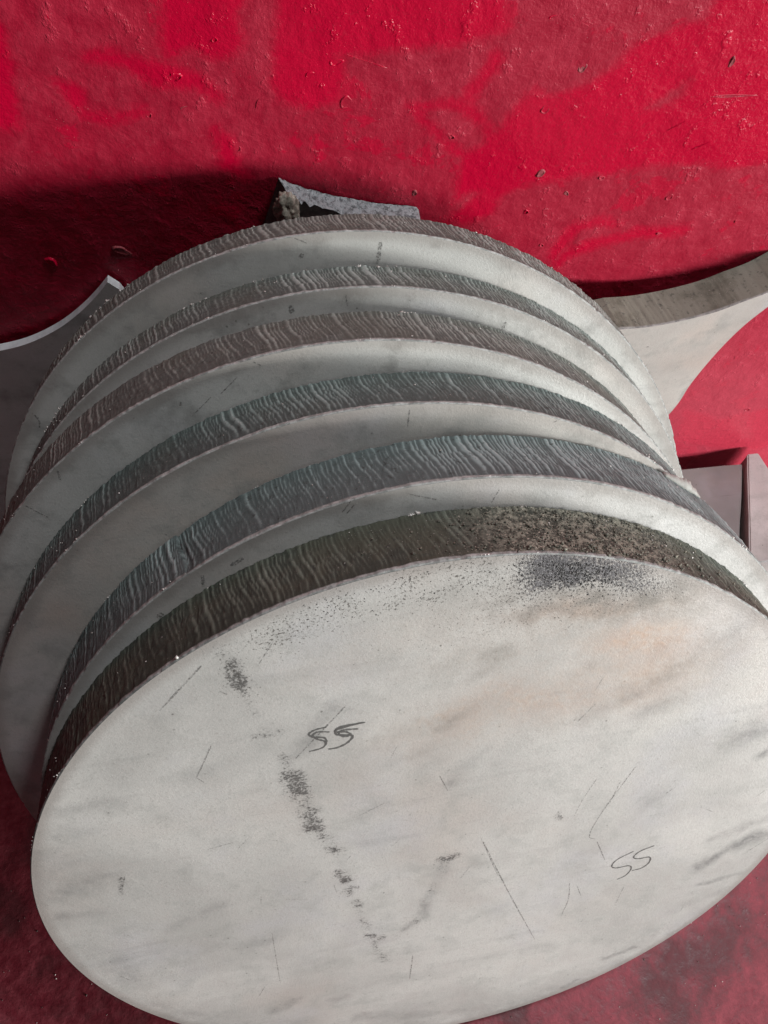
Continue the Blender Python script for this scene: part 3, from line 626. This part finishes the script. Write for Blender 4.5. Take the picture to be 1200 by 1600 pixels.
# right: curved horn-shaped off-cut, right end touching the wall, left end standing away from it
th_r = 0.050
ang = math.radians(9.0)
nR = np.array([math.sin(ang), -math.cos(ang), 0.0])                    # front face normal
pR = np.array([0.54, WALL_D-0.003, 0.0]) + nR*th_r
onR = lambda px, py: on_plane(px, py, pR, nR)
top = [onR(*q) for q in ((968, 515), (1013, 511), (1067, 501), (1120, 487), (1160, 472), (1200, 457), (1240, 436))]
low = [onR(*q) for q in ((1226, 460), (1199, 480), (1160, 511), (1120, 551), (1080, 599), (1051, 641))]
def flat(x, z): return np.array([x, pR[1]+(x-pR[0])*math.tan(ang), z])
xl, zl = low[-1][0], low[-1][2]
hid = [flat(xl-0.035, zl-0.11), flat(xl-0.055, zl-0.22), flat(xl-0.06, 0.0005), flat(0.20, 0.0005), flat(0.19, 0.2), flat(0.16, 0.42), flat(0.10, 0.545)]
outline = list(spline(np.array(top), 5))+list(spline(np.array(low+hid[:3]), 5))+hid[3:]
off_face = face_material('offcut_face', 11.3, (0.52, 0.505, 0.47), .6, 1.6, 5.0)
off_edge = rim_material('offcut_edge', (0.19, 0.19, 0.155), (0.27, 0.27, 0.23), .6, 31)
plate_from_outline('plate_offcut', outline, -nR*th_r, (off_face, off_edge), 'horn shaped plate off-cut with thick concave top edge, right of the disc stack', G, seed=3)
# left: thin plate with a bright concave upper edge
lean = math.radians(3.0)
nL = np.array([0.0, -math.cos(lean), math.sin(lean)]); tL = 0.011
pL = np.array([-0.3, WALL_D-0.014, 0.64])-np.array([0, 0, 0])
pL = pL + nL*0.0
onL = lambda px, py: on_plane(px, py, pL, nL)
pts = [onL(*q) for q in ((-160, 560), (-80, 560), (0, 548), (48, 535), (92, 513), (125, 488), (150, 463), (168, 441))]
bz = lambda x, z: np.array([x, pL[1]+(z-pL[2])*math.tan(lean), z])
tip = pts[-1]
oL = list(spline(np.array(pts), 5))+[onL(186, 452), bz(tip[0]+0.045, 0.50), bz(tip[0]+0.05, 0.3), bz(tip[0]+0.03, 0.002), bz(-0.75, 0.002), bz(-0.80, 0.3)]
lf = face_material('dull_plate_face', 17.9, (0.52, 0.535, 0.52), .2, 2.0, 5.0)
le = simple('bright_sheared_edge', (0.74, 0.76, 0.78), 0.3, 0.25, (0.60, 0.62, 0.64), 60)
plate_from_outline('plate_offcut', oL, -nL*tL, (lf, le), 'thin dull grey plate with a bright curved rim, left of the disc stack', G, seed=8, edge_amp=0.0002, rows=4)
# middle: torn scrap rising behind the rearmost disc
def scrap():
    y1 = WALL_D-0.0015; y0 = y1-0.024
    onS = lambda px, py, d: on_plane(px, py, (0, d, 0), np.array([0, 1., 0]))
    back = [onS(*q, y1) for q in ((435, 278), (468, 291), (513, 304), (553, 311), (593, 318), (647, 323), (656, 336))]
    rng = np.random.default_rng(21)
    root = empty('scrap_plate', (back[0][0]+0.1, y1-0.02, 0)); o = np.array(root.location)
    bk = spline(np.array(back), 10); n = len(bk)
    # top surface strip: back line on the wall side, front line lower and ragged
    rows = 9; V = []
    xs = bk[:, 0]
    depth = np.interp(xs, [back[0][0], back[2][0], back[3][0], back[4][0], back[6][0]], [0.022, 0.018, 0.022, 0.046, 0.044])
    for j in range(rows):
        f = j/(rows-1)
        for i in range(n):
            r = rng.normal(0, 0.0011)*(0.4+f)
            V.append((xs[i]+0.010*f*(1-i/(n-1)), y1-depth[i]*f, bk[i][2]-0.006*f+r+0.002*math.sin(i*1.1+j*0.7)*f))
    F = [(j*n+i, j*n+i+1, (j+1)*n+i+1, (j+1)*n+i) for j in range(rows-1) for i in range(n-1)]
    V = np.array(V)-o
    ms = Mat('torn_blue_grey_slag'); a = ms.noise(210, 5, 0.75); b2 = ms.noise(600, 3, 0.7)
    cs = ms.mix(ms.ramp(a, 0.36, 0.56), (0.075, 0.08, 0.085), (0.30, 0.315, 0.33)); cs = ms.mix(ms.ramp(b2, 0.62, 0.72)*0.6, cs, (0.6, 0.6, 0.6))
    torn = ms.finish(cs, 0.5, 0.2, ms.bump(a+b2*0.5, 0.9, 0.002))
    mesh_obj('torn_edge', V, F, torn, root, True)
    # body below: profile swept down to the floor, front layer thicker and lower
    body = []
    lo_x0, lo_x1 = -0.16, 0.06
    top_f = V[(rows-1)*n:rows*n]; top_b = V[:n]
    lev = [(0.0008, None)]
    xm = np.linspace(top_b[0][0]-0.055, top_b[-1][0]+0.01, n); xf = np.linspace(lo_x0, lo_x1, n)-o[0]
    Vb = np.vstack([top_f-[0, 0, 0.0008], top_b-[0, 0, 0.0008], np.c_[xm, top_f[:, 1], np.full(n, 0.58)], np.c_[xm, top_b[:, 1], np.full(n, 0.58)],
                    np.c_[xf, top_f[:, 1], np.full(n, 0.001)], np.c_[xf, top_b[:, 1], np.full(n, 0.001)]])
    Fb = []
    for i in range(n-1):
        for q in (0, 2*n):
            Fb += [(q+i, q+i+1, q+2*n+i+1, q+2*n+i), (q+n+i+1, q+n+i, q+3*n+i, q+3*n+i+1)]
        Fb.append((4*n+i, 4*n+i+1, 5*n+i+1, 5*n+i))
    for q in (0, 2*n): Fb += [(q, q+2*n, q+3*n, q+n), (q+n-1, q+2*n-1, q+4*n-1, q+3*n-1)]
    mesh_obj('plate_body', Vb, Fb, simple('dark_scale', (0.10, 0.098, 0.09), 0.55, 0.2, (0.045, 0.045, 0.042), 90), root)
    # tan lump of slag stuck on its left end
    bm = bmesh.new(); bmesh.ops.create_icosphere(bm, subdivisions=4, radius=1.0)
    c = onS(449, 328, y1-0.028)-o
    for v in bm.verts:
        q = v.co.copy(); r = 1+0.5*noise3(q*1.6+Vector((3, 1, 7)))+0.25*noise3(q*4.1)+0.10*noise3(q*9.0)
        v.co = Vector(c)+Vector((q.x*0.012*r, q.y*0.010*r, q.z*0.020*r))
    me = bpy.data.meshes.new('slag_lump'); bm.to_mesh(me); bm.free(); me.materials.append(simple('tan_slag', (0.33, 0.30, 0.25), 0.6, 0.05, (0.12, 0.105, 0.085), 140))
    me.polygons.foreach_set('use_smooth', np.ones(len(me.polygons), dtype=bool))
    link(bpy.data.objects.new('slag_lump', me), root)
    tag(root, 'ragged torn scrap of plate peeking over the top of the rearmost disc', 'scrap metal')
scrap()

# ------------------------------------------------------------------ slabs lying at the foot of the wall on the right
def slab(name, label, corners, z0, z1, mat, edge, seed):
    root = empty(name, (np.mean([c[0] for c in corners]), np.mean([c[1] for c in corners]), z0)); o = np.array(root.location)
    bm = bmesh.new(); lo = [bm.verts.new((c[0]-o[0], c[1]-o[1], 0)) for c in corners]; hi = [bm.verts.new((c[0]-o[0], c[1]-o[1], z1-z0)) for c in corners]
    bm.faces.new(lo[::-1]); bm.faces.new(hi)
    for i in range(4): bm.faces.new((lo[i], lo[(i+1) % 4], hi[(i+1) % 4], hi[i]))
    bmesh.ops.bevel(bm, geom=list(bm.edges), offset=0.002, segments=2, affect='EDGES')
    bmesh.ops.subdivide_edges(bm, edges=[e for e in bm.edges if e.calc_length() > 0.02], cuts=6, use_grid_fill=True)
    r = random.Random(seed)
    for v in bm.verts: v.co += Vector((r.uniform(-1, 1), r.uniform(-1, 1), 0))*0.0005
    me = bpy.data.meshes.new('slab_body'); bm.to_mesh(me); bm.free(); me.materials.append(mat)
    link(bpy.data.objects.new('slab_body', me), root)
    tag(root, label, 'steel block', 'steel blocks on the floor against the wall')
def Z(px, py, z): return on_plane(px, py, (0, 0, z), np.array([0, 0, 1.]))
slabA = face_material('grey_brown_slab', 23.0, (0.27, 0.29, 0.28), .3, 1.2, 5.0)
slabB = face_material('pinkish_slab', 29.0, (0.56, 0.56, 0.54), .3, 1.2, 5.0)
zA, zB = 0.100, 0.112
q0, q1 = Z(1168, 709, zB), Z(1172, 880, zB); a = Z(1120, 728, zA)
y_back = min(WALL_D-0.003, a[1])
slab('steel_block', 'low dark grey steel block on the floor, beside the paler block', [(0.40, q1[1]), (q1[0]-0.014, q1[1]), (q0[0]-0.007, y_back), (0.40, y_back)], 0.0, zA, slabA, None, 1)
slab('steel_block', 'pale grey steel block on the floor against the wall, right of the darker block', [(q1[0], q1[1]), (q1[0]+0.12, q1[1]), (q0[0]+0.02, min(q0[1], WALL_D-0.003)), (q0[0], min(q0[1], WALL_D-0.003))], 0.0, zB, slabB, None, 2)

# grit scattered on the floor
def grit():
    rng = np.random.default_rng(3); pts, sz = [], []
    for _ in range(1500):
        x, y = rng.uniform(-0.5, 0.75), rng.uniform(-0.45, 0.62)
        pts.append((x, y, 0.0002)); sz.append(float(np.clip(rng.lognormal(math.log(0.0008), 0.5), 0.0004, 0.003)))
    m = Mat('pale_grit'); c = m.noise(90, 2, 0.5)
    mat = m.finish(m.mix(m.ramp(c, 0.45, 0.55), (0.10, 0.07, 0.065), (0.55, 0.47, 0.45)), 0.6)
    o = grains('floor_grit', pts, sz, mat, None, rng); tag(o, 'pale grit and cutting crumbs scattered on the red floor', 'grit')
grit()
